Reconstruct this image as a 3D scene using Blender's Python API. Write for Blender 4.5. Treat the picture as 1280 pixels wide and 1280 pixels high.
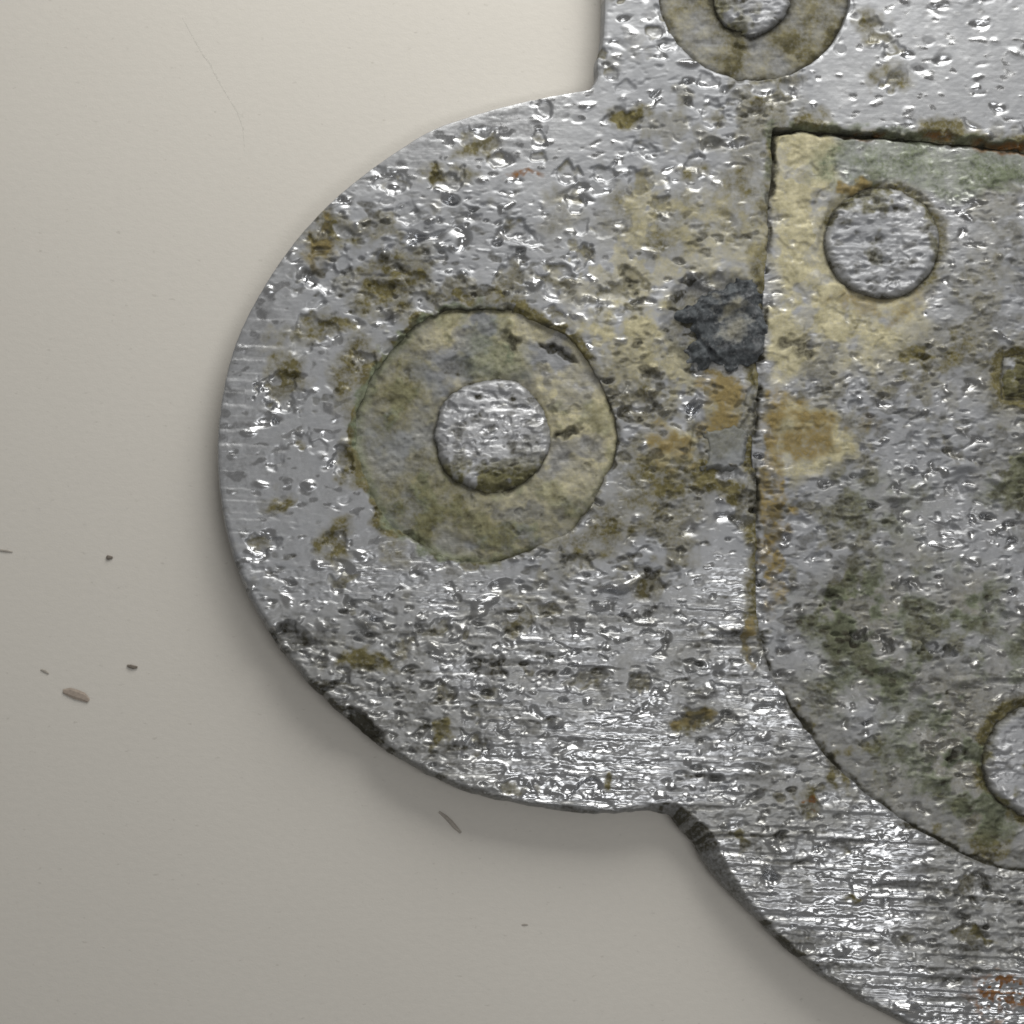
import bpy, math
import numpy as np

# ------------------------------------------------------------------ camera, light, exposure
for o in list(bpy.data.objects):
    bpy.data.objects.remove(o)
sc = bpy.context.scene
sc.unit_settings.system = 'METRIC'
sc.unit_settings.scale_length = 0.01          # one unit is one centimetre
COL = sc.collection
TOP = 0.44                                    # height of the casting's face above the paper

CAM = (-2.2, -3.4, 27.0)
cam_d = bpy.data.cameras.new('camera')
cam = bpy.data.objects.new('camera', cam_d)
COL.objects.link(cam)
cam.location = CAM
cam.rotation_euler = (0, 0, 0)
cam_d.sensor_fit = 'HORIZONTAL'
cam_d.sensor_width = 36.0
cam_d.lens = 36.0 * (CAM[2] - TOP) / 12.8     # 12.8 cm of the face across the frame
cam_d.shift_x = -CAM[0] / 12.8                # the photo is an off-centre crop
cam_d.shift_y = -CAM[1] / 12.8
cam_d.clip_start = 0.5
cam_d.clip_end = 500
sc.camera = cam

w = bpy.data.worlds.new('World')
sc.world = w
w.use_nodes = True
bg = w.node_tree.nodes['Background']
bg.inputs[0].default_value = (1.0, 0.975, 0.93, 1)
bg.inputs[1].default_value = 0.20


def area(name, loc, target, size, size_y, power, col):
    d = bpy.data.lights.new(name, 'AREA')
    d.shape = 'RECTANGLE'
    d.size = size
    d.size_y = size_y
    d.energy = power
    d.color = col
    o = bpy.data.objects.new(name, d)
    COL.objects.link(o)
    o.location = loc
    from mathutils import Vector
    o.rotation_euler = (Vector(target) - Vector(loc)).to_track_quat('-Z', 'Y').to_euler()
    return o


area('window_light', (4.5, 19.5, 11.5), (0.0, 4.0, 0), 17, 13, 4150, (1.0, 0.975, 0.92))
area('ceiling_lamp', (9.0, -7.5, 30), (9.0, -7.5, 0), 16, 4.0, 1500, (1.0, 0.99, 0.97))

sc.view_settings.view_transform = 'Standard'
sc.view_settings.look = 'None'
sc.view_settings.exposure = 0.0
sc.view_settings.gamma = 1.0
sc.view_settings.use_curve_mapping = False
sc.render.engine = 'CYCLES'
try:
    sc.cycles.filter_width = 1.7
except Exception:
    pass

# ------------------------------------------------------------------ the sampling grid (centimetres)
STEP = 0.0115
X0, X1, Y0, Y1 = -3.9, 8.2, -7.2, 8.0
xs = np.arange(X0, X1, STEP)
ys = np.arange(Y0, Y1, STEP)
NX, NY = len(xs), len(ys)
GX, GY = np.meshgrid(xs, ys)


def P(px, py):                                # photo measurements to centimetres on the face
    return ((px - 640) / 100.0, (640 - py) / 100.0)


def cubic(n, pos):
    i = np.floor(pos).astype(int)
    f = pos - i
    A = np.zeros((len(pos), n))
    ws = [(-f**3 + 3*f**2 - 3*f + 1) / 6, (3*f**3 - 6*f**2 + 4) / 6,
          (-3*f**3 + 3*f**2 + 3*f + 1) / 6, f**3 / 6]
    r = np.arange(len(pos))
    for k in range(4):
        A[r, np.clip(i + k - 1, 0, n - 1)] += ws[k]
    return A


def noise(fx, fy, seed):
    """smooth noise, fx / fy features per centimetre, roughly -1..1"""
    rg = np.random.default_rng(seed)
    nx = int((X1 - X0) * fx) + 6
    ny = int((Y1 - Y0) * fy) + 6
    R = rg.standard_normal((ny, nx))
    return (cubic(ny, (ys - Y0) * fy + 2) @ R @ cubic(nx, (xs - X0) * fx + 2).T) * 1.7


def fbm(fx, fy, seed, octs=4, gain=0.55):
    s, a, t = 0, 1.0, 0
    for k in range(octs):
        s = s + a * noise(fx * 2**k, fy * 2**k, seed * 31 + k)
        t += a * a
        a *= gain
    return s / math.sqrt(t)


def sm(a, b, x):
    t = np.clip((x - a) / (b - a), 0, 1)
    return t * t * (3 - 2 * t)


# ------------------------------------------------------------------ outlines
def spline(pts, n=6, closed=True):
    """Catmull-Rom; a point given as (x, y, 1) is a sharp corner (doubled)"""
    q = []
    for p in pts:
        q.append(P(p[0], p[1]))
        if len(p) > 2:
            q.append(P(p[0], p[1]))
    q = np.array(q)
    out = []
    m = len(q)
    for i in range(m):
        a, b, c, d = q[(i - 1) % m], q[i], q[(i + 1) % m], q[(i + 2) % m]
        if np.allclose(b, c):
            continue
        for k in range(n):
            t = k / n
            out.append(0.5 * ((2*b) + (c - a)*t + (2*a - 5*b + 4*c - d)*t*t + (3*b - a - 3*c + d)*t**3))
    return np.array(out)


WX = fbm(3, 3, 11, 4) * 0.5
WY = fbm(3, 3, 12, 4) * 0.5
JX = fbm(14, 14, 13, 2)
JY = fbm(14, 14, 14, 2)


def poly_sdf(poly, wob=0.0, jag=0.0):
    k = 3
    cx, cy = xs[::k], ys[::k]
    gx, gy = np.meshgrid(cx, cy)
    d2 = np.full(gx.shape, 1e9)
    ins = np.zeros(gx.shape, bool)
    n = len(poly)
    for i in range(n):
        ax, ay = poly[i]
        bx, by = poly[(i + 1) % n]
        ex, ey = bx - ax, by - ay
        L = ex*ex + ey*ey
        if L < 1e-12:
            continue
        t = np.clip(((gx - ax)*ex + (gy - ay)*ey) / L, 0, 1)
        d2 = np.minimum(d2, (gx - ax - t*ex)**2 + (gy - ay - t*ey)**2)
        if ay != by:
            c = (ay > gy) != (by > gy)
            ins ^= c & (gx < ex * (gy - ay) / ey + ax)
    s = np.where(ins, -1, 1) * np.sqrt(d2)
    # bilinear back to the fine grid
    fx = np.clip(np.arange(NX) / k, 0, len(cx) - 1.001)
    fy = np.clip(np.arange(NY) / k, 0, len(cy) - 1.001)
    ix, iy = fx.astype(int), fy.astype(int)
    tx, ty = fx - ix, (fy - iy)[:, None]
    a = s[iy][:, ix] * (1 - tx) + s[iy][:, ix + 1] * tx
    b = s[iy + 1][:, ix] * (1 - tx) + s[iy + 1][:, ix + 1] * tx
    return a * (1 - ty) + b * ty + wob * WX + jag * JX


def disc_sdf(px, py, rx, ry=None, wob=0.0, jag=0.0):
    ry = ry or rx
    cx, cy = P(px, py)
    rx, ry = rx / 100, ry / 100
    q = np.sqrt(((GX - cx) / rx)**2 + ((GY - cy) / ry)**2)
    return (q - 1) * math.sqrt(rx * ry) + wob * WX + jag * JX


OUT = [(757, -230, 1), (757, -60), (756, 20), (753, 58), (747, 76), (747, 98), (738, 112, 1),
       (690, 120), (640, 131), (590, 145), (540, 163), (500, 187), (460, 215), (420, 248),
       (382, 287), (350, 328), (321, 375), (299, 420), (285, 465), (277, 510), (273, 560),
       (276, 610), (284, 660), (300, 712), (325, 765), (356, 812), (396, 858), (440, 898),
       (490, 938), (540, 967), (600, 990), (660, 1003), (720, 1011), (770, 1013), (810, 1009),
       (845, 1006, 1), (868, 1024), (890, 1048), (902, 1075), (925, 1112), (953, 1148), (985, 1180),
       (1020, 1208), (1060, 1236), (1100, 1259), (1145, 1282), (1200, 1306), (1290, 1332),
       (1370, 1345), (1446, 1345, 1), (1446, -135, 1), (1400, -150), (1000, -150), (770, -150, 1)]
OUT[0] = (757, -150, 1)
OUT = OUT[:-1]
PAN = [(964, 158, 1), (1060, 163), (1160, 172), (1280, 184), (1400, 196), (1425, 198, 1),
       (1425, 1098, 1), (1350, 1098), (1280, 1090), (1238, 1081), (1190, 1060), (1130, 1025),
       (1080, 990), (1040, 952), (1002, 905), (968, 850), (951, 800), (946, 740), (945, 660), (944, 560),
       (949, 470), (956, 400), (960, 300), (962, 220)]
s_out = poly_sdf(spline(OUT, 4))
s_edge = s_out + 0.005 * JX * sm(0.5, -2.5, GY) + 0.012 * WY * sm(0.5, -2.5, GY) + 0.0015 * JY
s_pan = poly_sdf(spline(PAN, 4), 0.035, 0.002)
s_ring = disc_sdf(607, 543, 161, 159, 0.055, 0.004)
s_ring2 = disc_sdf(944, -17, 121, 117, 0.015, 0.003)
s_st1 = disc_sdf(616, 543, 72, 70, 0.04, 0.006)
s_st2 = disc_sdf(942, -10, 49, 49, 0.03, 0.006)
s_st3 = disc_sdf(1105, 302, 71, 68, 0.015, 0.004)
s_st4 = disc_sdf(1302, 952, 70, 70, 0.02, 0.010)
_x, _y = P(1282, 470)
s_st5 = np.maximum(np.abs(GX - _x) - 0.27, np.abs(GY - _y) - 0.27) + 0.03 * WX + 0.01 * JX


# ------------------------------------------------------------------ blobs: where deposits and damage lie
def blob(px, py, rx, ry, ang=0, soft=0.5, wob=0.12, jag=0.03):
    cx, cy = P(px, py)
    rx, ry = rx / 100, ry / 100
    R = 2.2 * max(rx, ry) + 0.3
    out = np.zeros_like(GX)
    i0, i1 = np.searchsorted(xs, [cx - R, cx + R])
    j0, j1 = np.searchsorted(ys, [cy - R, cy + R])
    if i1 <= i0 or j1 <= j0:
        return out
    s = (slice(j0, j1), slice(i0, i1))
    x = GX[s] - cx + wob * WX[s] * 1.6 + jag * JX[s]
    y = GY[s] - cy + wob * WY[s] * 1.6 + jag * JY[s]
    c, n = math.cos(math.radians(ang)), math.sin(math.radians(ang))
    u, v = (x*c + y*n) / rx, (-x*n + y*c) / ry
    out[s] = sm(1 + soft, 1 - soft, np.sqrt(u*u + v*v))
    return out


def blobs(lst, **k):
    m = np.zeros_like(GX)
    for b in lst:
        st = b[5] if len(b) > 5 else 1.0
        m = np.maximum(m, st * blob(*b[:4], b[4] if len(b) > 4 else 0, **k))
    return m


F1 = fbm(1.2, 1.2, 21, 5)
F2 = fbm(4, 4, 22, 4)
F3 = fbm(10, 10, 23, 3)
F4 = fbm(24, 24, 24, 2)
F5 = noise(30, 55, 25)
B2 = fbm(2.6, 5, 26, 3)
B3 = fbm(6, 12, 27, 2)
B4 = fbm(13, 26, 28, 2)


def specks(fx, fy, seed, th):
    """isolated small dimples (negative) and grains (positive) on otherwise flat metal"""
    a = noise(fx, fy, seed)
    b = noise(fx, fy, seed + 500)
    return np.maximum(b - th - 0.15, 0)**1.2 - np.maximum(a - th, 0)**1.2


D1 = specks(12, 20, 81, 0.92)
D2 = specks(17, 34, 82, 0.80)
D3 = specks(7, 11, 83, 1.15)

# smooth ground zones, rim zones and rough zones of the face
rim = sm(-0.75, -0.25, s_out + 0.18 * F2)                       # unpitted band along the edge
rim = np.maximum(rim * sm(1.2, 0.2, GX), 0)
plateau = blobs([(790, 190, 190, 70, -8), (640, 150, 120, 36, 15), (830, 60, 90, 90), (1150, 90, 230, 75, -4, 0.75), (640, 240, 120, 50, 0, .6), (560, 190, 90, 40, 25, .7), (450, 600, 90, 70, 0, .35)], soft=0.4)
plateau = np.clip(plateau, 0, 1)
disc_low = sm(0.0, -0.5, GY + 3.4 + 0.0 * GX) * sm(1.2, 2.6, GX)  # turned lower disc
lower = sm(-0.4, -1.5, GY + 0.3 * F1)
filed0 = np.maximum(lower, disc_low)

# ------------------------------------------------------------------ pits
rng = np.random.default_rng(5)


def add_pits(H, M, plist, irr=1.0, scoop=0.0):
    for (cx, cy, r, depth, ax, ang) in plist:
        R = r * max(ax, 1) * 1.7 + 0.03
        i0, i1 = np.searchsorted(xs, [cx - R, cx + R])
        j0, j1 = np.searchsorted(ys, [cy - R, cy + R])
        if i1 - i0 < 2 or j1 - j0 < 2:
            continue
        s = (slice(j0, j1), slice(i0, i1))
        x = GX[s] - cx + irr * (0.42 * r * F3[s] + 0.24 * r * F4[s])
        y = GY[s] - cy + irr * (0.35 * r * WY[s] * 2 + 0.36 * r * JY[s])
        c, n = math.cos(ang), math.sin(ang)
        u, v = (x*c + y*n) / (r * ax), (-x*n + y*c) / r
        q = u*u + v*v
        k = np.clip(1.25 * (1.12 - q), 0, 1)
        k = k * k * (3 - 2 * k)
        if scoop:                              # gentle slope in from above, steep lip below
            k = k * np.clip(1 - scoop * (0.5 + 0.62 * v), 0, 1.3)
        H[s] = np.minimum(H[s], H[s] * 0.5 - depth * k) if depth > 0 else np.maximum(H[s], -depth * k)
        M[s] = np.maximum(M[s], k)
    return H, M


def scatter(n, density, rmin, rmax, dr=(0.25, 0.55), seed=1, power=2.2):
    rg = np.random.default_rng(seed)
    out = []
    cx = rg.uniform(X0, X1, n)
    cy = rg.uniform(Y0, Y1, n)
    ix = np.clip(((cx - X0) / STEP).astype(int), 0, NX - 1)
    iy = np.clip(((cy - Y0) / STEP).astype(int), 0, NY - 1)
    keep = rg.random(n) < density[iy, ix]
    for x, y in zip(cx[keep], cy[keep]):
        r = rmin + (rmax - rmin) * rg.random()**power
        out.append((x, y, r, r * rg.uniform(*dr), rg.uniform(1.0, 2.0), rg.normal(0, 0.5)))
    return out


dens = 0.85 + 0.28 * F1 - 0.85 * plateau - 0.88 * rim - 0.5 * disc_low
dens = np.clip(dens * sm(-0.02, -0.12, s_out), 0.015, 1)
pits = scatter(420, dens * (1 - 0.5 * filed0), 0.05, 0.15, (0.12, 0.24), seed=2)
fine = scatter(420, np.clip(dens + 0.1, 0.10, 1) * 0.9, 0.026, 0.11, (0.15, 0.36), seed=3, power=3.0)
# larger pits that can be told apart in the photo: px, py, r, stretch, angle (degrees), depth factor
named = [(560, 222, 15, 1.1, 0, .6), (487, 224, 12, 1.9, -25, .5), (508, 262, 9, 1.8, 0, .5), (600, 172, 12, 2.2, -10, .4),
         (678, 133, 7, 2.2, -35, .6), (675, 170, 8, 1.3, 0, .6), (672, 195, 8, 1.2, 0, .6), (625, 196, 10, 1.5, 0, .5),
         (710, 215, 12, 1.1, 0, .6), (757, 217, 12, 1.4, 0, .7), (802, 228, 14, 1.3, 0, .6), (867, 200, 10, 1.2, 60, .6),
         (890, 143, 11, 1.5, -50, .5), (780, 146, 17, 1.2, 10, .5), (806, 188, 10, 1.6, 0, .5), (720, 255, 10, 1.2, 0, .6),
         (650, 290, 14, 1.6, -20, .6), (728, 322, 12, 1.0, 0, .8), (640, 345, 16, 1.2, 30, .5), (695, 345, 16, 1.4, 0, .5),
         (480, 362, 12, 1.1, 0, .9), (520, 352, 10, 1.3, 30, .7), (410, 300, 18, 1.3, 60, .4), (408, 345, 14, 1.3, 0, .6),
         (430, 295, 10, 1.4, -50, .6), (530, 380, 14, 1.5, -20, .6), (350, 490, 22, 1.2, 40, .5), (395, 410, 14, 2.0, -10, .5),
         (375, 430, 12, 1.5, 20, .5), (458, 450, 12, 1.0, 0, .8), (330, 682, 12, 1.7, 0, .7), (420, 680, 12, 1.1, 0, .8),
         (365, 796, 12, 2.2, -15, .7), (733, 988, 11, 1.3, 10, .9), (680, 985, 10, 1.6, 10, .4), (640, 985, 10, 1.8, 0, .4),
         (455, 905, 10, 2.4, -45, 1.2), (610, 862, 11, 1.4, 0, .6), (560, 865, 12, 1.6, 0, .6), (545, 785, 10, 1.8, 10, .6),
         (510, 800, 12, 1.3, 30, .6), (735, 852, 13, 1.6, 0, .6), (800, 855, 12, 1.2, 0, .6), (650, 780, 15, 1.6, 30, .4),
         (810, 735, 16, 1.5, 55, .5), (590, 930, 12, 1.4, 0, .6), (870, 900, 15, 1.3, 40, .4), (1010, 1010, 10, 1.5, 60, .6),
         (1215, 1105, 16, 1.2, 0, .6), (1210, 1170, 12, 2.0, 0, .4), (1045, 1060, 10, 1.8, 0, .4), (830, 12, 8, 1.5, -40, .7),
         (818, 38, 9, 1.3, 0, .7), (836, 56, 10, 1.5, -30, .7), (885, 103, 9, 1.6, -10, .6), (950, 110, 10, 1.6, 0, .5),
         (762, 92, 7, 1.6, -20, .6), (752, 68, 7, 1.1, 0, .7), (1095, 40, 12, 1.6, -35, .6), (1115, 60, 9, 1.4, 0, .5),
         (1120, 100, 12, 1.5, 45, .4), (790, 350, 14, 1.6, -20, .5), (770, 375, 16, 1.8, 30, .5), (700, 395, 9, 2.4, -35, .6),
         (430, 570, 14, 1.2, 50, .8), (485, 650, 12, 1.2, -30, .8), (590, 708, 11, 1.2, 0, .6), (720, 700, 12, 1.5, -10, .7),
         (800, 500, 16, 1.8, -50, .6), (925, 640, 10, 2.0, 90, .7), (835, 640, 12, 1.7, 0, .5), (940, 625, 8, 2.0, 90, .8)]
for (px, py, r, ax, an, dp) in named:
    x, y = P(px, py)
    pits.append((x, y, r / 100 * 1.15, r / 100 * dp * 0.5, ax, math.radians(an)))

H = np.zeros_like(GX)
MP = np.zeros_like(GX)
H, MP = add_pits(H, MP, pits, 0.65)
MF = np.zeros_like(GX)
H, MF = add_pits(H, MF, fine, 0.6, 0.8)

# clean shiny dimples that catch the light: px, py, r
bright = [(494, 230, 13), (561, 228, 13), (625, 199, 10), (484, 250, 7), (509, 269, 13), (530, 285, 9), (561, 274, 8), (548, 302, 6),
          (428, 288, 10), (406, 357, 9), (394, 377, 11), (562, 335, 8), (589, 335, 7), (531, 380, 12), (483, 433, 11), (344, 474, 8),
          (645, 292, 12), (603, 164, 10), (681, 139, 12), (722, 149, 7), (672, 195, 8), (675, 178, 8), (709, 220, 11), (753, 233, 12),
          (808, 194, 9), (778, 190, 8), (814, 16, 10), (823, 37, 11), (836, 56, 11), (764, 92, 9), (883, 103, 10), (878, 137, 9),
          (887, 155, 8), (923, 179, 8), (666, 300, 11), (700, 340, 11), (694, 366, 11), (727, 373, 9), (766, 375, 15), (719, 259, 9),
          (953, 111, 12), (987, 110, 11), (870, 231, 9), (819, 222, 9), (735, 990, 8), (358, 502, 16), (374, 492, 9), (700, 398, 9),
          (716, 408, 9), (330, 520, 7), (410, 545, 8), (430, 625, 7), (640, 770, 8), (600, 860, 9), (640, 940, 9), (690, 965, 13),
          (470, 770, 9), (785, 480, 12), (800, 505, 10), (912, 500, 9), (908, 592, 10), (1160, 50, 7), (1150, 85, 7), (1105, 35, 8),
          (1112, 58, 8), (1065, 18, 9), (1050, 62, 8), (1250, 135, 8), (1230, 30, 7), (920, 1025, 12), (1035, 995, 14), (985, 960, 9)]
rgb_ = np.random.default_rng(17)
MB_ = np.zeros_like(GX)
H, MB_ = add_pits(H, MB_, [(*P(a, b), c / 100 * 0.95, c / 100 * rgb_.uniform(0.20, 0.32), rgb_.uniform(1.2, 1.9), rgb_.normal(0, 0.25))
                           for (a, b, c) in bright], 0.3, 0.85)
# file and grinding marks, running across and dipping slightly to the right
TY = GY + 0.035 * GX


def stripes(fx, fy, seed, slope=0.05):
    rg = np.random.default_rng(seed)
    n = noise(fx, fy, seed)
    # shear columns so the marks dip
    out = np.empty_like(n)
    for i in range(NX):
        out[:, i] = np.roll(n[:, i], -int(round(slope * (xs[i]) / STEP)))
    return out


S1 = stripes(0.8, 23, 41)
S2 = stripes(1.2, 38, 42)
S3 = stripes(0.5, 8, 43, 0.06)
stri = 0.65 * S1 + 0.6 * S2 + 0.2 * S3
sa = 0.08 + 0.42 * rim * sm(3.2, 1.2, GY) + 0.12 * rim + 1.0 * lower * sm(1.2, -0.2, F1) + 1.1 * disc_low - 0.05 * plateau
sa = np.clip(sa, 0.05, 1.6) * (1 - 0.65 * MP)

olive_sp = blobs([(400, 300, 26, 22, 60), (430, 290, 22, 14), (480, 330, 50, 14, 20, .7), (590, 178, 26, 12, 10), (560, 215, 22, 12),
                  (780, 148, 22, 14), (375, 415, 50, 13, 25), (360, 465, 24, 26), (480, 368, 30, 20), (520, 352, 30, 16, -20, .8),
                  (600, 372, 70, 12, 5, .8), (430, 405, 30, 10, -10), (450, 470, 24, 60, -10, .8), (440, 570, 18, 26),
                  (415, 680, 16, 26), (340, 630, 20, 12), (360, 625, 16, 10), (460, 825, 30, 16), (650, 778, 22, 10, 35), (810, 735, 12, 24, -30),
                  (500, 690, 30, 14, -40, .6), (555, 915, 9, 14), (870, 905, 22, 16, 40), (850, 590, 60, 26, 10, .9), (905, 610, 50, 18),
                  (820, 640, 60, 30, 0, .6), (760, 670, 60, 26, 30, .8), (930, 800, 9, 24), (865, 210, 16, 16, 0, .7), (930, 250, 40, 60, 0, .7),
                  (840, 280, 90, 40, 10, .6), (790, 480, 24, 40, 20, .6), (650, 750, 30, 10, 0, .5), (700, 280, 30, 20, 0, .4),
                  (1090, 35, 24, 14, -40, .7), (1120, 100, 14, 18, 30, .7), (960, 125, 40, 16, 0, .8), (1010, 1000, 14, 24, -30),
                  (765, 985, 8, 12), (1050, 975, 26, 14, -40), (1215, 1170, 26, 6), (925, 1040, 6, 20), (1060, 1130, 12, 5),
                  (735, 850, 24, 8, 0, .6), (545, 600, 10, 10), (700, 245, 20, 12, 0, .5), (790, 250, 30, 16, 0, .5)],
                 soft=0.55, wob=0.10)
# crusty flakes of the rough zones
rough = np.clip(0.75 + 0.5 * F1 - 0.85 * plateau - 0.75 * rim - 0.35 * disc_low, 0, 1.3)
filed = np.clip(np.maximum(lower * 0.85, disc_low), 0, 1)       # the lower half is filed, the upper one etched
grit = np.clip((0.15 + 0.85 * rough) * sm(-0.9, 0.5, F1 + 0.4 * F2 + 0.9 * filed), 0.06, 1.2) * (1 - 0.6 * np.clip(olive_sp, 0, 1))
body_h = (0.006 * F1 + H + 0.0080 * stri * sa + rough * (0.0026 * F2 + 0.0008 * F3)
          + grit * (0.042 * D1 + 0.016 * D2) + (0.4 + 0.6 * grit) * 0.062 * D3 * (1 - 0.6 * rim)
          + filed * (1 - 0.5 * MP) * (0.0010 * B3 + 0.0018 * B4 + 0.0016 * F5 + 0.010 * D2 - 0.010 * D1) + 0.0005 * F5 + 0.0004 * B4)

# local features beside the panel: ochre crust, small grey block, grooves
crust = blobs([(895, 498, 24, 30), (842, 555, 34, 26), (830, 420, 70, 45, 20, .8), (760, 405, 50, 22), (900, 300, 60, 60, 0, .5)],
              soft=0.35, wob=0.06)
body_h = body_h * (1 - 0.6 * crust) + 0.02 * crust
body_h -= 0.05 * blobs([(938, 540, 7, 70), (872, 560, 9, 36), (903, 592, 30, 7)], soft=0.4, wob=0.02)
plugpit = blob(903, 410, 66, 66, 0, 0.2, 0.04)
body_h -= 0.09 * plugpit
# edge wear next to recesses and along the outer edge
for s, a, wd in ((s_ring, 0.022, 0.07), (s_ring2, 0.02, 0.05), (s_pan, 0.018, 0.06)):
    e = np.clip(1 - (s + 0.02 * F3) / wd, 0, 1)
    body_h -= a * e * e
e = np.clip(1 + s_out / 0.055, 0, 1)
body_h -= (0.005 + 0.012 * sm(1.0, -1.0, GY)) * e * e
# broken lip along the panel's upper edge
lip = sm(0.05, 0.0, s_pan + 0.02 * F3 + 0.04 * F2 + 0.01) * sm(3.2, 3.5, GX) * sm(4.2, 4.5, GY)
body_h -= 0.09 * lip
chip = blob(365, 797, 34, 9, -20, 0.4, 0.03) + blob(458, 908, 28, 8, -38, 0.4, 0.02) * 1.6
body_h -= 0.06 * chip

# ------------------------------------------------------------------ deposit masks; the dark one also holds painted edge shade
G1 = noise(9, 14, 301) * 0.7 + noise(20, 30, 302) * 0.5
G2 = stripes(1.6, 26, 303) * 0.7 + noise(5, 16, 304) * 0.6
grimy = (0.62 * sm(0.75, 1.35, G1 + 0.25 * F1) * np.clip(0.25 + rough - 0.6 * plateau, 0, 1) * (1 - 0.4 * filed)
         + 0.55 * filed * sm(0.55, 1.3, G2 + 0.2 * F1))
grimy = np.clip(grimy + 0.35 * np.clip(-D1 * 2.0, 0, 1) * rough, 0, 0.8) * (1 - 0.6 * plateau)
body_h -= 0.010 * grimy
ring_halo = sm(0.16, 0.0, s_ring + 0.10 * F2) * sm(0.4, -0.5, GX * 0.8 - GY * 0.4 + 0.6 * F1) + 0.5 * sm(0.10, 0.0, s_ring + 0.08 * F2)
pan_halo = sm(0.20, 0.0, s_pan + 0.10 * F2) * sm(-2.2, -1.2, GY) * 0.9
noise_ol = sm(0.45, 1.1, F2 * 0.7 + F1 * 0.4 + 0.35 * MP) * np.clip(rough, 0, 1)
olive_b = np.clip(np.maximum.reduce([olive_sp * (0.9 + 0.3 * F3), ring_halo, pan_halo, 0.55 * noise_ol * (1 - 0.7 * filed), 0.6 * sm(0.35, 0.9, MP) * sm(-0.6, 0.4, F2),
                                   0.22 * filed * sm(-0.6, 0.8, F1 + 0.5 * F2)]), 0, 1)
cream_b = np.clip(np.maximum(crust * (0.55 + 0.45 * F3), 0.55 * sm(0.35, 0.9, F2 + 0.4 * F3)
                             * blobs([(800, 300, 120, 80), (840, 430, 90, 60), (780, 420, 60, 40)], soft=0.5)), 0, 1)
green_b = np.clip(0.8 * sm(0.10, 0.0, s_ring + 0.06 * F3) * sm(0.5, -0.6, GX + 0.3) + 0.6 * sm(0.09, 0.0, s_pan + 0.05 * F3)
                  * sm(3.6, 4.4, GY), 0, 1)
dark_b = np.clip(0.30 * sm(0.75, 1.0, MP) * sm(0.0, 0.9, F2 + 0.1) + 0.7 * sm(0.05, 0.0, s_pan + 0.03 * F3) * np.clip(0.3 + 0.6 * F2, 0, 1)  # pit grime, plus wall shade painted along panel and ring edges
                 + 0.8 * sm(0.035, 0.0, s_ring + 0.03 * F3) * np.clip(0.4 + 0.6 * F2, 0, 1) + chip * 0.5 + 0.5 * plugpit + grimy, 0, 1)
ochre_b = np.clip(blobs([(895, 498, 24, 30, 0), (842, 553, 32, 24, 0, .8), (930, 800, 9, 22, 0, .7), (400, 305, 22, 20, 60, .5), (870, 905, 16, 12, 40, .5)],
                        soft=0.4, wob=0.14, jag=0.05) * (0.85 + 0.3 * F3), 0, 1)
rust_b = np.clip(1.1 * blobs([(1250, 1238, 38, 20, 0), (1008, 1003, 7, 9),  (655, 214, 26, 5, -10, .7)], soft=0.5) * sm(0.0, 0.5, 0.6 * S2 + 0.5 * F3 + 0.8 * F4)
                 + lip * 0.75 * np.clip(blobs([(1262, 168, 45, 16), (1168, 163, 24, 14), (1088, 157, 18, 14)], soft=0.4), 0, 1), 0, 1)
grime_b = np.clip(0.80 + 0.15 * F1 + 0.08 * F3 - 0.50 * filed - 0.25 * rim - 1.6 * np.abs(D1) - 1.6 * np.abs(D3), 0, 1) * (1 - 0.6 * MB_)
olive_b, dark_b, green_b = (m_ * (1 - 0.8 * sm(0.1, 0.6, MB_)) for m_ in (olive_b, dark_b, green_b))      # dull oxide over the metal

# ------------------------------------------------------------------ materials
def new_mat(name):
    m = bpy.data.materials.new(name)
    m.use_nodes = True
    nt = m.node_tree
    return m, nt, nt.nodes['Principled BSDF']


def node(nt, t, **k):
    n = nt.nodes.new(t)
    for a, b in k.items():
        setattr(n, a, b)
    return n


def mixc(nt, fac, a, b):
    n = node(nt, 'ShaderNodeMix', data_type='RGBA')
    for i, v in ((0, fac), (6, a), (7, b)):
        if isinstance(v, (tuple, float, int)):
            n.inputs[i].default_value = v
        else:
            nt.links.new(v, n.inputs[i])
    return n.outputs[2]


def mth(nt, op, a, b=0.0, clamp=False):
    n = node(nt, 'ShaderNodeMath', operation=op, use_clamp=clamp)
    for i, v in ((0, a), (1, b)):
        if isinstance(v, (float, int)):
            n.inputs[i].default_value = v
        else:
            nt.links.new(v, n.inputs[i])
    return n.outputs[0]


def ntex(nt, vec, scale, detail=3.0, sc3=None, rough=0.55):
    if sc3:
        mp = node(nt, 'ShaderNodeMapping')
        mp.inputs['Scale'].default_value = sc3
        nt.links.new(vec, mp.inputs['Vector'])
        vec = mp.outputs[0]
    n = node(nt, 'ShaderNodeTexNoise')
    n.inputs['Scale'].default_value = scale
    n.inputs['Detail'].default_value = detail
    n.inputs['Roughness'].default_value = rough
    nt.links.new(vec, n.inputs['Vector'])
    return n.outputs[0]


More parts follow.
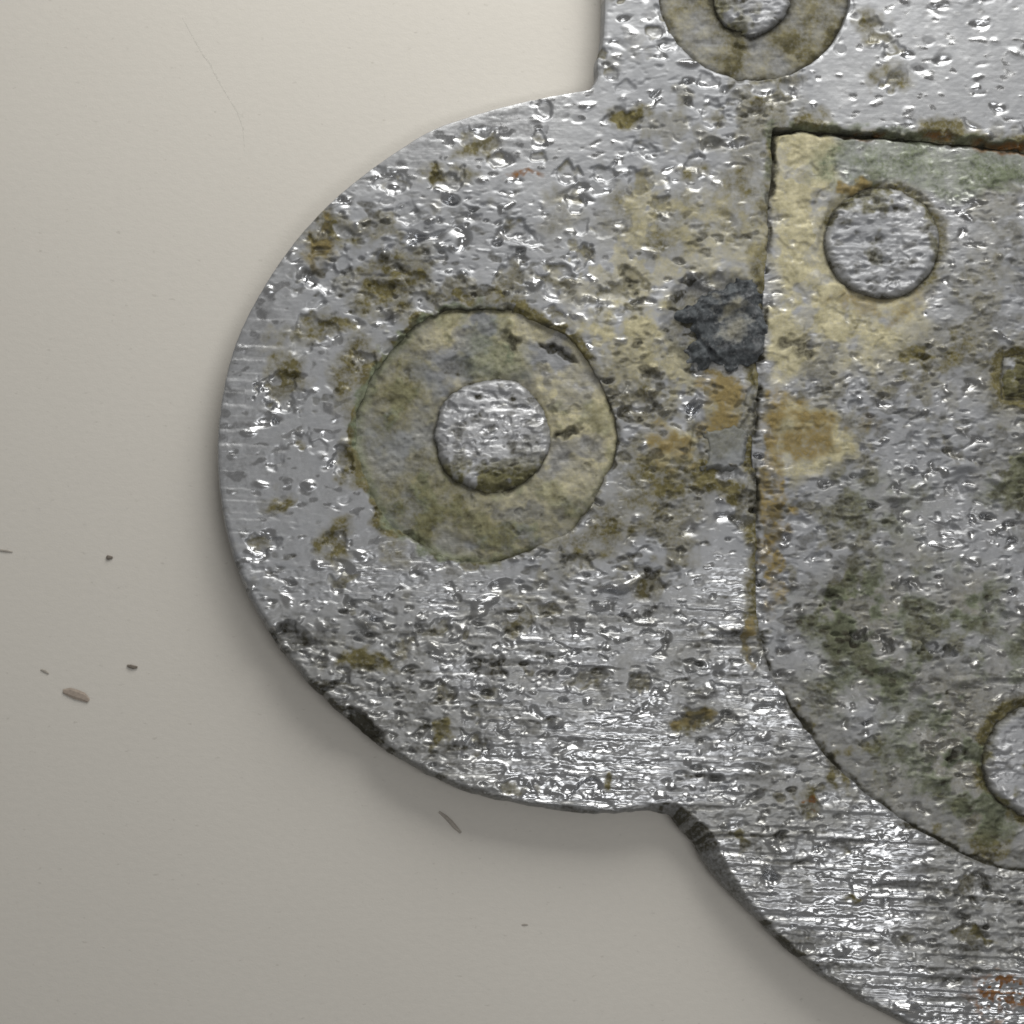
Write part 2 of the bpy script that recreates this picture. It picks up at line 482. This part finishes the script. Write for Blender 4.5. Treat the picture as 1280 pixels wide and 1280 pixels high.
def corroded_metal(name, base=(0.56, 0.57, 0.585), rough=0.24, bump=0.06):
    m, nt, b = new_mat(name)
    L = nt.links.new
    a1 = node(nt, 'ShaderNodeAttribute', attribute_name='deposit_shade_a')
    a2 = node(nt, 'ShaderNodeAttribute', attribute_name='deposit_b')
    s1, s2 = node(nt, 'ShaderNodeSeparateColor'), node(nt, 'ShaderNodeSeparateColor')
    L(a1.outputs['Color'], s1.inputs[0])
    L(a2.outputs['Color'], s2.inputs[0])
    olive, cream, green, dark = s1.outputs[0], s1.outputs[1], s1.outputs[2], a1.outputs['Alpha']
    ochre, rust, dull, soot = s2.outputs[0], s2.outputs[1], s2.outputs[2], a2.outputs['Alpha']
    tc = node(nt, 'ShaderNodeTexCoord').outputs['Object']
    def con(v, g):
        return mth(nt, 'ADD', mth(nt, 'MULTIPLY', mth(nt, 'SUBTRACT', v, 0.5), g), 0.5, True)
    n1 = con(ntex(nt, tc, 8.0, 6, None, 0.65), 2.4)
    n2 = con(ntex(nt, tc, 26.0, 3), 1.8)
    n3 = ntex(nt, tc, 2.2, 4)
    streak = ntex(nt, tc, 1.0, 2, (4.0, 70.0, 4.0))
    # bare metal, faintly mottled
    c = mixc(nt, n3, (base[0]*0.80, base[1]*0.80, base[2]*0.82, 1), (base[0]*1.08, base[1]*1.09, base[2]*1.10, 1))
    c = mixc(nt, mth(nt, 'MULTIPLY', dull, 0.85), c, (0.305, 0.318, 0.345, 1))
    oc = mixc(nt, n1, (0.062, 0.054, 0.016, 1), (0.215, 0.19, 0.085, 1))
    cc = mixc(nt, n1, (0.28, 0.26, 0.16, 1), (0.64, 0.595, 0.40, 1))
    gc = mixc(nt, n1, (0.06, 0.075, 0.040, 1), (0.27, 0.31, 0.215, 1))
    hc = mixc(nt, n2, (0.15, 0.11, 0.03, 1), (0.33, 0.26, 0.12, 1))
    rc = mixc(nt, n2, (0.09, 0.030, 0.006, 1), (0.30, 0.135, 0.030, 1))
    dc = mixc(nt, n2, (0.018, 0.018, 0.013, 1), (0.06, 0.055, 0.035, 1))
    sc_ = mixc(nt, n1, (0.016, 0.018, 0.022, 1), (0.12, 0.135, 0.148, 1))
    for f, col in ((olive, oc), (cream, cc), (green, gc), (ochre, hc), (rust, rc), (dark, dc), (soot, sc_)):
        f2 = mth(nt, 'MULTIPLY', f, mth(nt, 'ADD', mth(nt, 'MULTIPLY', n2, 0.9), 0.62), True)
        c = mixc(nt, f2, c, col)
    L(c, b.inputs['Base Color'])
    dep = mth(nt, 'ADD', mth(nt, 'ADD', olive, cream), mth(nt, 'ADD', green, ochre), True)
    dep = mth(nt, 'MAXIMUM', dep, mth(nt, 'MAXIMUM', rust, mth(nt, 'MAXIMUM', dark, soot)))
    dep = mth(nt, 'MULTIPLY', dep, 1.0, True)
    met = mth(nt, 'SUBTRACT', 1.0, mth(nt, 'ADD', mth(nt, 'MULTIPLY', dep, 0.95), mth(nt, 'MULTIPLY', dull, 0.62)), True)
    L(met, b.inputs['Metallic'])
    r = mth(nt, 'ADD', mth(nt, 'MULTIPLY', dep, 0.30), rough)
    r = mth(nt, 'ADD', r, mth(nt, 'MULTIPLY', dull, 0.38))
    r = mth(nt, 'ADD', r, mth(nt, 'MULTIPLY', mth(nt, 'SUBTRACT', n2, 0.5), 0.16), True)
    L(r, b.inputs['Roughness'])
    bp = node(nt, 'ShaderNodeBump')
    bp.inputs['Strength'].default_value = bump
    bp.inputs['Distance'].default_value = 0.02
    hgt = mth(nt, 'ADD', mth(nt, 'MULTIPLY', streak, 0.6), mth(nt, 'MULTIPLY', n2, 0.6))
    L(hgt, bp.inputs['Height'])
    L(bp.outputs[0], b.inputs['Normal'])
    return m


MAT_BODY = corroded_metal('pitted zinc')
MAT_REC = corroded_metal('oxidised zinc', (0.50, 0.505, 0.515), 0.25, 0.12)
MAT_RING = corroded_metal('crusted zinc', (0.32, 0.31, 0.28), 0.40, 0.2)
MAT_STUD = corroded_metal('ground stud metal', (0.62, 0.625, 0.64), 0.28, 0.15)


# ------------------------------------------------------------------ mesh of one region of the face
def region(name, phi, z, mat, skirt, A, B, parent=None, flare=None):
    """phi < 0 inside; z absolute height; skirt: list of (outward offset, z) rings below the edge"""
    pc = 0.25 * (phi[:-1, :-1] + phi[1:, :-1] + phi[:-1, 1:] + phi[1:, 1:])
    cell = pc < 0
    cell[0, :] = cell[-1, :] = cell[:, 0] = cell[:, -1] = False
    jj, ii = np.nonzero(cell)
    a = jj * NX + ii
    quads = np.stack([a, a + 1, a + 1 + NX, a + NX], 1)
    used = np.unique(quads)
    remap = np.full(NX * NY, -1, np.int64)
    remap[used] = np.arange(len(used))
    q = remap[quads]
    gy, gx = np.gradient(phi, STEP)
    x, y, zz = GX.ravel()[used].copy(), GY.ravel()[used].copy(), z.ravel()[used].copy()
    ph, gxx, gyy = phi.ravel()[used], gx.ravel()[used], gy.ravel()[used]
    # boundary edges
    e = np.concatenate([q[:, [0, 1]], q[:, [1, 2]], q[:, [2, 3]], q[:, [3, 0]]])
    key = np.minimum(e[:, 0], e[:, 1]) * (len(used) + 1) + np.maximum(e[:, 0], e[:, 1])
    _, inv, cnt = np.unique(key, return_inverse=True, return_counts=True)
    be = e[cnt[inv] == 1]
    bv = np.unique(be)
    g2 = np.maximum(gxx[bv]**2 + gyy[bv]**2, 0.2)
    st = np.clip(ph[bv] / g2, -STEP, STEP)
    x[bv] -= st * gxx[bv]
    y[bv] -= st * gyy[bv]
    def blur(a, k=9):
        for ax in (0, 1):
            c = np.cumsum(a, axis=ax)
            a = (np.roll(c, -k, ax) - np.roll(c, k, ax)) / (2 * k)
        return a
    sx, sy = blur(gx).ravel()[used[bv]], blur(gy).ravel()[used[bv]]
    nl = np.maximum(np.sqrt(sx**2 + sy**2), 0.3)
    nx_, ny_ = sx / nl, sy / nl
    V = [np.stack([x, y, zz], 1)]
    Q = [q]
    src = [used]
    prev = np.full(len(used), -1, np.int64)
    prev[bv] = bv
    base = len(used)
    fl = flare.ravel()[used[bv]] if flare is not None else 1.0
    for (off, zr) in skirt:
        off = off * fl if off > 0 else off
        zb = zz[bv] + zr if zr < 0 else np.minimum(np.full(len(bv), zr), zz[bv] - 0.002)
        V.append(np.stack([x[bv] + nx_ * off, y[bv] + ny_ * off, zb], 1))
        cur = np.full(len(used), -1, np.int64)
        cur[bv] = base + np.arange(len(bv))
        base += len(bv)
        Q.append(np.stack([prev[be[:, 1]], prev[be[:, 0]], cur[be[:, 0]], cur[be[:, 1]]], 1))
        prev = cur
        src.append(used[bv])
    V = np.concatenate(V).astype(np.float32)
    Q = np.concatenate(Q).astype(np.int32)
    src = np.concatenate(src)
    me = bpy.data.meshes.new(name)
    me.vertices.add(len(V))
    me.vertices.foreach_set('co', V.ravel())
    me.loops.add(Q.size)
    me.loops.foreach_set('vertex_index', Q.ravel())
    me.polygons.add(len(Q))
    me.polygons.foreach_set('loop_start', np.arange(0, Q.size, 4, dtype=np.int32))
    me.polygons.foreach_set('loop_total', np.full(len(Q), 4, np.int32))
    me.update(calc_edges=True)
    me.polygons.foreach_set('use_smooth', np.ones(len(Q), bool))
    for nm, chans in (('deposit_shade_a', A), ('deposit_b', B)):
        at = me.attributes.new(nm, 'FLOAT_COLOR', 'POINT')
        arr = np.stack([(c.ravel()[src] if isinstance(c, np.ndarray) else np.full(len(src), c)) for c in chans], 1)
        at.data.foreach_set('color', np.clip(arr, 0, 1).astype(np.float32).ravel())
    me.materials.append(mat)
    o = bpy.data.objects.new(name, me)
    COL.objects.link(o)
    o.parent = parent
    return o


casting = bpy.data.objects.new('metal_casting', None)
COL.objects.link(casting)
casting['label'] = 'pitted grey metal casting with rounded lobe lying on the off-white paper'
casting['category'] = 'metal casting'

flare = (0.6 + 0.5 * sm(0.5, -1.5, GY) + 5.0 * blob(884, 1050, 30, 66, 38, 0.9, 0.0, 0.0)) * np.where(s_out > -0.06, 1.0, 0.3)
edge_shade = sm(-0.05, -0.02, s_edge) * np.clip(0.15 + 0.35 * sm(-1, -2.5, GY) + 0.12 * blob(882, 1045, 40, 70, 38, 0.6), 0, 1)  # shade of the side wall painted dark along the edge, stronger towards the bottom
dark_b = np.clip(dark_b + edge_shade, 0, 1)
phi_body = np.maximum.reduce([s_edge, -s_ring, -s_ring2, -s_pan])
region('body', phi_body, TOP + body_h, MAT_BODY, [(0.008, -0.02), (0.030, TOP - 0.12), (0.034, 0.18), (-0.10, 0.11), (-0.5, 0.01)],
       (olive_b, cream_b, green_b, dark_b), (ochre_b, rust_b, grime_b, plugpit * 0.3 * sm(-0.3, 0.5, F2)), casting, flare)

# ---- round recess around the middle stud
zr = TOP - 0.065 + 0.014 * F1 + 0.012 * F2 + 0.007 * F3 + 0.003 * F4
zr -= 0.04 * sm(-0.10, 0.0, s_ring) * np.clip(0.3 + 0.5 * F2, 0, 1) + 0.035 * sm(0.12, 0.0, s_st1)
crk = blobs([(700, 440, 28, 5, -30), (708, 540, 12, 5, 10), (640, 420, 10, 14, 20), (570, 460, 26, 14, 0, .6)], soft=0.4, wob=0.05)
Hr = np.zeros_like(GX); Mr = np.zeros_like(GX)
Hr, Mr = add_pits(Hr, Mr, scatter(3000, np.full_like(GX, 0.5) * (s_ring < 0), 0.014, 0.06, (0.2, 0.4), seed=9))
zr += Hr - 0.05 * crk
lefty = sm(0.15, -0.7, GX + 0.33 + 0.5 * (GY - 0.97) * 0.4 + 0.35 * F1)      # the ring is mossier to the left and below
lowy = sm(0.4, -0.5, GY - 0.5 + 0.45 * GX * 0 + 0.3 * F1)
mossy = np.clip(np.maximum(lefty, lowy * 0.85), 0, 1)
grey_r = blobs([(560, 465, 34, 26), (490, 545, 26, 22), (680, 440, 30, 14, -40), (640, 680, 50, 14), (520, 640, 40, 26, 0, .7), (600, 400, 30, 10)], soft=0.5)
olive_r = np.clip(0.05 + 0.68 * mossy * (0.85 + 0.55 * F2) - 0.25 * grey_r, 0, 1)
cream_r = np.clip((1.1 - 0.75 * mossy) * (0.8 + 0.3 * F2) - 0.7 * grey_r - 0.5 * sm(0.35, 1.0, fbm(6, 7, 92, 3)), 0, 1) * 0.95
green_r = np.clip(0.12 * mossy + 0.35 * sm(0.2, 1.0, F2 + 0.3 * F3) + 0.55 * blob(615, 440, 40, 34, 0, .6) + 0.4 * sm(-0.14, -0.02, s_ring) * lefty, 0, 0.8)
dark_r = np.clip(sm(-0.05, 0.0, s_ring + 0.02 * F3) * np.clip(0.25 + 0.4 * F2, 0, .7) + 0.5 * sm(0.05, 0, s_st1) + crk * 0.8 + 0.35 * sm(0.7, 1.3, G1) + 0.45 * Mr * sm(0, 1, F3), 0, 1)  # edge terms paint shade under the recess wall and at the stud's foot
ring = region('recess_ring', s_ring - 0.02, zr, MAT_RING, [(0.0, -0.05)], (olive_r, cream_r * (1 - 0.5 * olive_r), green_r, dark_r),
              (0.15 * sm(0.6, 1.2, F2), 0.0, np.clip(0.5 + grey_r, 0, 1), 0.0), casting)
ring['label'] = 'cream and olive crusted round recess around the middle stud'


def stud(phi, z0, moss, parent, seed, bright=1.0, label=None):
    h = fbm(3, 9, seed, 3)
    z = TOP + z0 + 0.007 * h + 0.0020 * B3 + 0.0030 * B4 + 0.0034 * (0.4 * S1 + 0.9 * S2) + 0.02 * D2 + 0.024 * D1
    e = np.clip(1 + (phi + 0.02 * F2) / 0.12, 0, 1)
    z = z - 0.07 * e * e
    Hs = np.zeros_like(GX); Ms = np.zeros_like(GX)
    Hs, Ms = add_pits(Hs, Ms, scatter(9000, np.full_like(GX, 0.9) * (phi < -0.02), 0.02, 0.06, (0.2, 0.4), seed=seed + 3), 0.6)
    z = z + Hs
    ol = np.clip(moss * sm(0.1, 0.9, F2 + 0.4 * F3 + 0.5 * moss) + 0.35 * sm(-0.10, 0, phi) * moss, 0, 1)
    dk = np.clip(0.45 * sm(0.5, 1.2, G1) + 0.7 * sm(-0.04, 0.02, phi) + 0.25 * sm(0.3, 1.0, F3 + 0.3 * F2) + 0.4 * sm(0.6, 1, Ms) * sm(0, 0.8, F3), 0, 1)  # grime specks, plus contact shade painted round the rim
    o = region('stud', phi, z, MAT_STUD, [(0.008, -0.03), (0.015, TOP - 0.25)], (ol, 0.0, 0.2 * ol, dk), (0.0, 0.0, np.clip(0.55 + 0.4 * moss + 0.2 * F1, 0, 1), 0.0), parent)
    if label:
        o['label'] = label


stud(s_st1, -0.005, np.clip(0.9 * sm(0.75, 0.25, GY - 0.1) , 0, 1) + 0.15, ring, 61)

# ---- round recess cut by the upper frame edge
zr2 = TOP - 0.10 + 0.010 * F1 + 0.007 * F2 + 0.006 * F3 + 0.003 * F4 + 0.003 * stri
zr2 -= 0.03 * sm(-0.10, 0.0, s_ring2) + 0.03 * sm(0.10, 0.0, s_st2)
zr2 -= 0.04 * blob(925, 60, 14, 8)
dark_r2 = np.clip(0.75 * sm(-0.07, 0.0, s_ring2 + 0.02 * F3) + 0.6 * sm(0.14, 0.0, s_st2) + 0.35 * sm(0.4, 1, F2), 0, 1)  # wall and stud shade painted into the recess, over mottled grime
ring2 = region('recess_ring', s_ring2 - 0.02, zr2, MAT_RING, [(0.0, -0.05)],
               (np.clip(0.55 + 0.35 * F2, 0, 0.9), np.clip(0.05 + 0.15 * F3, 0, .3), 0.0, np.clip(dark_r2 + 0.12, 0, 1)), (0.0, 0.0, 0.9, 0.0), casting)
ring2['label'] = 'dull brown-grey round recess at the upper edge of the picture'
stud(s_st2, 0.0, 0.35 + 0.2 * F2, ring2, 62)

# ---- sunken D-shaped panel
Hp = np.zeros_like(GX); Mp = np.zeros_like(GX)
pan_in = (s_pan < -0.02)
smooth_p = blobs([(1230, 330, 90, 100, 0, .4), (1200, 690, 40, 60, 0, .7), (1230, 500, 50, 40, 0, .5), (1130, 700, 40, 70, -20, .5)], soft=0.5)
dp = np.clip((0.8 + 0.3 * F1 - 0.6 * smooth_p) * pan_in, 0, 1) * sm(6.0, 5.0, GX - 0.0 + 0 * GY + 0.0)
dp = np.clip((0.8 + 0.3 * F1 - 0.6 * smooth_p), 0, 1) * pan_in
Hp, Mp = add_pits(Hp, Mp, scatter(900, dp, 0.024, 0.085, (0.16, 0.36), seed=15, power=2.5), 0.9)
pn = [(1075, 800, 9, 1, 0, 1.2), (1108, 802, 9, 1, 0, 1.2), (1160, 810, 9, 1.2, 0, .9), (1190, 815, 9, 1.3, 20, .9), (1200, 940, 8, 1.3, 0, .6),
      (1290, 455, 8, 1.4, 0, .8), (1090, 930, 8, 1.3, 0, .6), (1130, 735, 10, 1.4, 0, .5), (1040, 760, 8, 1.2, 0, .6)]
Hp, Mp = add_pits(Hp, Mp, [(*P(a, b), c / 100, c / 100 * f, d, math.radians(g)) for (a, b, c, d, g, f) in pn])
prough = np.clip(1.0 - 0.6 * smooth_p, 0, 1)
cream_zone = blobs([(1000, 215, 50, 80), (1000, 330, 45, 70), (1060, 395, 85, 50, 10), (985, 430, 34, 50), (1010, 550, 55, 50), (1120, 400, 40, 40, 0, .6)],
                   soft=0.35, wob=0.12)
green_top = blobs([(1150, 205, 110, 30, -6), (1250, 200, 60, 22, -6), (1060, 200, 50, 40, 0, .7)], soft=0.4)
smudge = blobs([(1080, 770, 70, 50), (1200, 750, 50, 40), (1110, 850, 80, 40, 0, .8), (1190, 940, 70, 60), (1210, 890, 60, 60), (1100, 640, 60, 40, 0, .4), (1280, 830, 60, 60, 0, .6),
                (1240, 1000, 50, 40), (1290, 590, 60, 60, 0, .6)], soft=0.7)
edgeband = sm(-0.75, -0.15, s_pan + 0.10 * F2) * sm(-1.4, -2.6, GY)
crp = np.clip(np.maximum(cream_zone, green_top), 0, 1)
zp = TOP - 0.042 + 0.016 * F1 + prough * (1 - 0.55 * crp) * (0.004 * F2 + 0.0012 * F3 + 0.0018 * B4 + 0.0012 * F5) + Hp * (1 - 0.75 * crp) * (1 - 0.5 * edgeband)
zp += (1 - 0.85 * crp) * (1 - 0.5 * smooth_p) * (1 - 0.6 * edgeband) * (0.036 * D1 + 0.022 * D2 + 0.045 * D3)
zp += 0.0 + 0.018 * crp * sm(0.0, 0.6, F2)
zp -= 0.045 * sm(-0.05, 0.0, s_pan + 0.02 * F3) * np.clip(0.35 + 0.5 * F2, 0.05, 1)
zp -= 0.10 * sm(-0.10, -0.02, s_pan + 0.03 * F2) * sm(4.2, 4.5, GY)      # gap under the upper lip
for s in (s_st3, s_st4, s_st5):
    zp -= 0.045 * sm(0.12, 0.01, s + 0.02 * F2)
crack = blobs([(1075, 403, 36, 3, -22, .35), (990, 430, 22, 8, 20), (1005, 440, 14, 10)], soft=0.4, wob=0.05)
zp -= 0.03 * crack
ypan = blobs([(1005, 525, 52, 34, -10), (965, 650, 16, 90, 0, .9), (1050, 235, 14, 18, 20), (1045, 265, 12, 16), (1100, 380, 60, 16, 10, .5), (965, 560, 20, 50)],
             soft=0.45, wob=0.22, jag=0.06)
grey_c = blobs([(1015, 235, 26, 40, 20, .9), (1000, 300, 20, 30, 0, .8), (990, 380, 30, 16, 0, .7), (1000, 430, 26, 12, 20, .9), (1150, 240, 30, 16, 0, .7)], soft=0.6)
cream_p = np.clip(cream_zone * (0.95 + 0.25 * F2) - 0.75 * grey_c * sm(-0.4, 0.5, F3 + 0.3) - 0.55 * sm(0.35, 1.0, fbm(5, 6, 91, 3)), 0, 1)
green_p = np.clip(0.85 * green_top * (0.8 + 0.3 * F2) + 0.85 * smudge * sm(-0.6, 0.5, F2 + 0.4 * F3) + 0.4 * sm(-0.10, 0, s_pan) * sm(3.9, 4.4, GY), 0, 1)
stk = np.minimum(np.minimum(np.abs(s_st3), np.abs(s_st4)), np.abs(s_st5))
olive_p = np.clip(0.48 * sm(0.2, 1.0, F2 * 0.6 + F3 * 0.4 + F1 * 0.3) * (1 - smooth_p) + 0.8 * sm(0.18, 0.02, stk + 0.05 * F2)
                  + 0.45 * smudge + 0.3 * edgeband + 0.5 * blobs([(1150, 440, 60, 30), (1220, 350, 30, 60, 0, .5), (1265, 480, 45, 40)], soft=.6), 0, 0.95) * (1 - 0.8 * cream_p)
dark_p = np.clip(0.95 * sm(-0.07, -0.01, s_pan + 0.02 * F3 + 0.02) * np.clip(0.45 + 0.6 * F2 + sm(4.0, 4.5, GY) + 0.4 * sm(-1.5, -2.5, GY), 0, 1) + 0.85 * sm(0.045, 0.0, stk) * (s_st3 > 0) * (s_st4 > 0) * (s_st5 > 0) + 0.55 * sm(0.5, 1, Mp) * sm(-.2, 0.7, F3) * (0.4 + smudge) + 0.45 * smudge * sm(0.1, 0.9, F2 + 0.5 * F3)  # panel edge and stud surrounds carry painted shade; pits and smudges are grime
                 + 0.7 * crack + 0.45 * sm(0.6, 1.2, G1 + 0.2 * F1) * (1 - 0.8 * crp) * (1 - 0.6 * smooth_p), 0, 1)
rust_p = sm(-0.11, -0.05, s_pan + 0.02 * F3) * sm(4.2, 4.4, GY) * sm(0.35, 0.7, noise(2.0, 0.5, 78) + 0.8 * sm(5.6, 6.3, GX)) * 0.85
dull_p = np.clip(0.68 + 0.2 * F1 + 0.5 * edgeband + 0.2 * F3 - 1.4 * np.abs(D1), 0, 1)
panel = region('recessed_panel', s_pan - 0.02, zp, MAT_REC, [(0.0, -0.05)], (olive_p, cream_p, green_p, dark_p),
               (np.clip(ypan * (0.85 + 0.3 * F3), 0, 1), rust_p, dull_p, 0.0), casting)
panel['label'] = 'sunken D-shaped panel with cream and green crust'
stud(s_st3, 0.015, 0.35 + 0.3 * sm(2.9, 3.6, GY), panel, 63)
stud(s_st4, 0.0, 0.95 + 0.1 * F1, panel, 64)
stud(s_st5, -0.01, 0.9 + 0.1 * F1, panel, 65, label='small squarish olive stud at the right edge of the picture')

# ---- dark lump and small grey block wedged beside the panel
s_pl = disc_sdf(908, 406, 50, 54, 0.10, 0.03)
s_pl = np.minimum.reduce([s_pl, disc_sdf(858, 394, 28, 17, 0.10, 0.03), disc_sdf(876, 440, 28, 26, 0.12, 0.03), disc_sdf(930, 372, 24, 22, 0.1, 0.03)])
rid = 1 - np.abs(fbm(3.5, 6, 71, 3))
zl = TOP - 0.012 + 0.035 * rid + 0.010 * F3 + 0.006 * F4 - 0.07 * sm(-0.12, 0.0, s_pl) - 0.05 * blob(912, 400, 18, 16, 0, .6)
lump = region('dark_lump', s_pl, zl, MAT_REC, [(0.012, -0.04), (0.02, TOP - 0.15)],
              (0.0, 0.7 * blobs([(912, 385, 12, 12), (918, 412, 16, 16, 0, .8), (885, 425, 10, 8, 0, .6)], soft=.6), 0.0, 0.35 * sm(0.2, 0.9, F3)),
              (0.0, 0.0, 1.0, np.clip(1.0 - 0.3 * sm(0.2, 1.0, F2 + 0.5 * F3), 0, 1) * (1 - 0.6 * blobs([(912, 385, 12, 12), (918, 412, 16, 16)], soft=.6))), casting)
lump['label'] = 'blackish crumbly lump wedged against the panel'
cx, cy = P(903, 561)
s_bk = np.maximum(np.abs(GX - cx) - 0.25, np.abs(GY - cy) - 0.27) + 0.10 * WX + 0.02 * JX
zb = TOP + 0.018 + 0.012 * F2 + 0.006 * F3 - 0.04 * sm(-0.06, 0.0, s_bk)
blk = region('grey_block', s_bk, zb, MAT_REC, [(0.012, -0.04), (0.02, TOP - 0.1)], (np.clip(0.12 + 0.3 * F2, 0, .4), 0.0, 0.15, 0.6 * sm(-0.06, 0, s_bk)),
             (0.0, 0.0, 1.0, 0.12), casting)
blk['label'] = 'small squarish grey block below the blackish lump'

# ------------------------------------------------------------------ the paper under it
m, nt, b = new_mat('off-white paper')
tc = node(nt, 'ShaderNodeTexCoord').outputs['Object']
big = ntex(nt, tc, 0.35, 3)
fib = ntex(nt, tc, 9.0, 4, (1.0, 1.6, 1.0))
grain = ntex(nt, tc, 45.0, 2)
c = mixc(nt, big, (0.695, 0.667, 0.62, 1), (0.735, 0.71, 0.665, 1))
c = mixc(nt, mth(nt, 'MULTIPLY', fib, 0.5), c, (0.60, 0.585, 0.545, 1))
sp = node(nt, 'ShaderNodeMapRange')
sp.inputs[1].default_value, sp.inputs[2].default_value = 0.66, 0.74
nt.links.new(ntex(nt, tc, 9.0, 3, (1.0, 1.8, 1.0)), sp.inputs[0])
c = mixc(nt, mth(nt, 'MULTIPLY', sp.outputs[0], 0.35), c, (0.42, 0.40, 0.36, 1))
nt.links.new(c, b.inputs['Base Color'])
b.inputs['Roughness'].default_value = 0.62
bp = node(nt, 'ShaderNodeBump')
bp.inputs['Strength'].default_value = 0.09
bp.inputs['Distance'].default_value = 0.03
nt.links.new(mth(nt, 'ADD', mth(nt, 'MULTIPLY', grain, 0.5), fib), bp.inputs['Height'])
nt.links.new(bp.outputs[0], b.inputs['Normal'])
MAT_PAPER = m

n = 61
V, Fc = [], []
rg = np.random.default_rng(8)
for j in range(n):
    for i in range(n):
        x, y = -30 + i, -30 + j
        V.append((x, y, 0.0))
for j in range(n - 1):
    for i in range(n - 1):
        a = j * n + i
        Fc.append((a, a + 1, a + 1 + n, a + n))
me = bpy.data.meshes.new('paper_sheet')
me.from_pydata(V, [], Fc)
me.polygons.foreach_set('use_smooth', np.ones(len(Fc), bool))
me.materials.append(MAT_PAPER)
paper = bpy.data.objects.new('paper_surface', me)
COL.objects.link(paper)
paper['kind'] = 'structure'
paper['label'] = 'plain off-white paper under the casting'

# ------------------------------------------------------------------ crumbs and fibres on the paper
def plain(name, col, rough=0.8):
    m, nt, b = new_mat(name)
    tc = node(nt, 'ShaderNodeTexCoord').outputs['Object']
    nt.links.new(mixc(nt, ntex(nt, tc, 30, 3), tuple(v * 0.6 for v in col) + (1,), tuple(v * 1.3 for v in col) + (1,)), b.inputs['Base Color'])
    b.inputs['Roughness'].default_value = rough
    return m


M_FLAKE = plain('brown flake', (0.40, 0.34, 0.29))
M_DARK = plain('dark crumb', (0.20, 0.175, 0.15))
M_FIB = plain('grey fibre', (0.42, 0.39, 0.35))
kz = CAM[2] / (CAM[2] - TOP)


def on_paper(px, py):                          # measured point carried down the line of sight to the paper
    x, y = P(px, py)
    return (CAM[0] + (x - CAM[0]) * kz, CAM[1] + (y - CAM[1]) * kz)


def crumb(name, pts, half, thick, mat, label, cat):
    """a sliver along a bent line, pointed at both ends, lying on the paper"""
    pts = [on_paper(*p) for p in pts]
    c0 = pts[len(pts) // 2]
    V, Fc = [], []
    K = 6
    n = len(pts)
    rg = np.random.default_rng(int(abs(pts[0][0] * 1000)))
    for i, p in enumerate(pts):
        q0, q1 = np.array(pts[max(i - 1, 0)]), np.array(pts[min(i + 1, n - 1)])
        d = (q1 - q0) / (np.linalg.norm(q1 - q0) + 1e-9)
        nrm = np.array([-d[1], d[0]])
        wdt = half / 100 * (0.25 + 0.75 * math.sin(math.pi * (i + 0.35) / (n - 0.3))) * rg.uniform(0.8, 1.15)
        for k in range(K):
            a = 2 * math.pi * k / K
            q = np.array(p) + nrm * wdt * math.cos(a)
            V.append((q[0] - c0[0], q[1] - c0[1], thick / 100 * (0.5 + 0.5 * math.sin(a)) * (0.5 + 0.5 * wdt / (half / 100))))
    for i in range(n - 1):
        for k in range(K):
            a, b_ = i * K + k, i * K + (k + 1) % K
            Fc.append((a, b_, b_ + K, a + K))
    Fc.append(tuple(range(K))[::-1])
    Fc.append(tuple((n - 1) * K + k for k in range(K)))
    me = bpy.data.meshes.new(name)
    me.from_pydata(V, [], Fc)
    me.materials.append(mat)
    o = bpy.data.objects.new(name, me)
    o.location = (c0[0], c0[1], 0.0)
    COL.objects.link(o)
    o['label'] = label
    o['category'] = cat
    o['group'] = 'crumbs and fibres on the paper'


crumb('brown_flake', [(79, 864), (87, 865), (95, 868), (104, 871), (111, 876)], 7, 3, M_FLAKE,
      'largest brown flake on the paper at lower left', 'flake')
crumb('crumb', [(133, 697), (135, 697), (137, 697), (141, 697)], 3.2, 3, M_DARK, 'tiny dark crumb on the paper above the brown flake', 'crumb')
crumb('crumb', [(159, 832), (163, 833), (167, 834), (172, 834)], 2.8, 3, M_DARK, 'small dark elongated crumb right of the brown flake', 'crumb')
crumb('fibre', [(-6, 687), (2, 688), (9, 689), (16, 690)], 1.5, 1.5, M_FIB, 'thin grey fibre on the paper at the left frame edge', 'fibre')
crumb('fibre', [(51, 837), (56, 839), (61, 842)], 2.0, 1.5, M_FIB, 'short faint grey fibre just above the brown flake', 'fibre')
crumb('splinter', [(549, 1015), (557, 1021), (563, 1027), (569, 1034), (576, 1041)], 3.4, 3, M_FIB,
      'thin grey-brown splinter on the paper below the casting lobe', 'splinter')
crumb('fibre', [(228, 22), (240, 44), (255, 70), (262, 78), (272, 98), (281, 114), (297, 140), (304, 160), (306, 190)], 1.3, 0.12, plain('pale fibre', (0.68, 0.66, 0.615)),
      'long faint hair-like fibre on the paper at upper left', 'fibre')
crumb('crumb', [(652, 1156), (656, 1156), (660, 1156)], 1.3, 0.8, M_FIB, 'tiny speck on the paper far below the splinter', 'crumb')
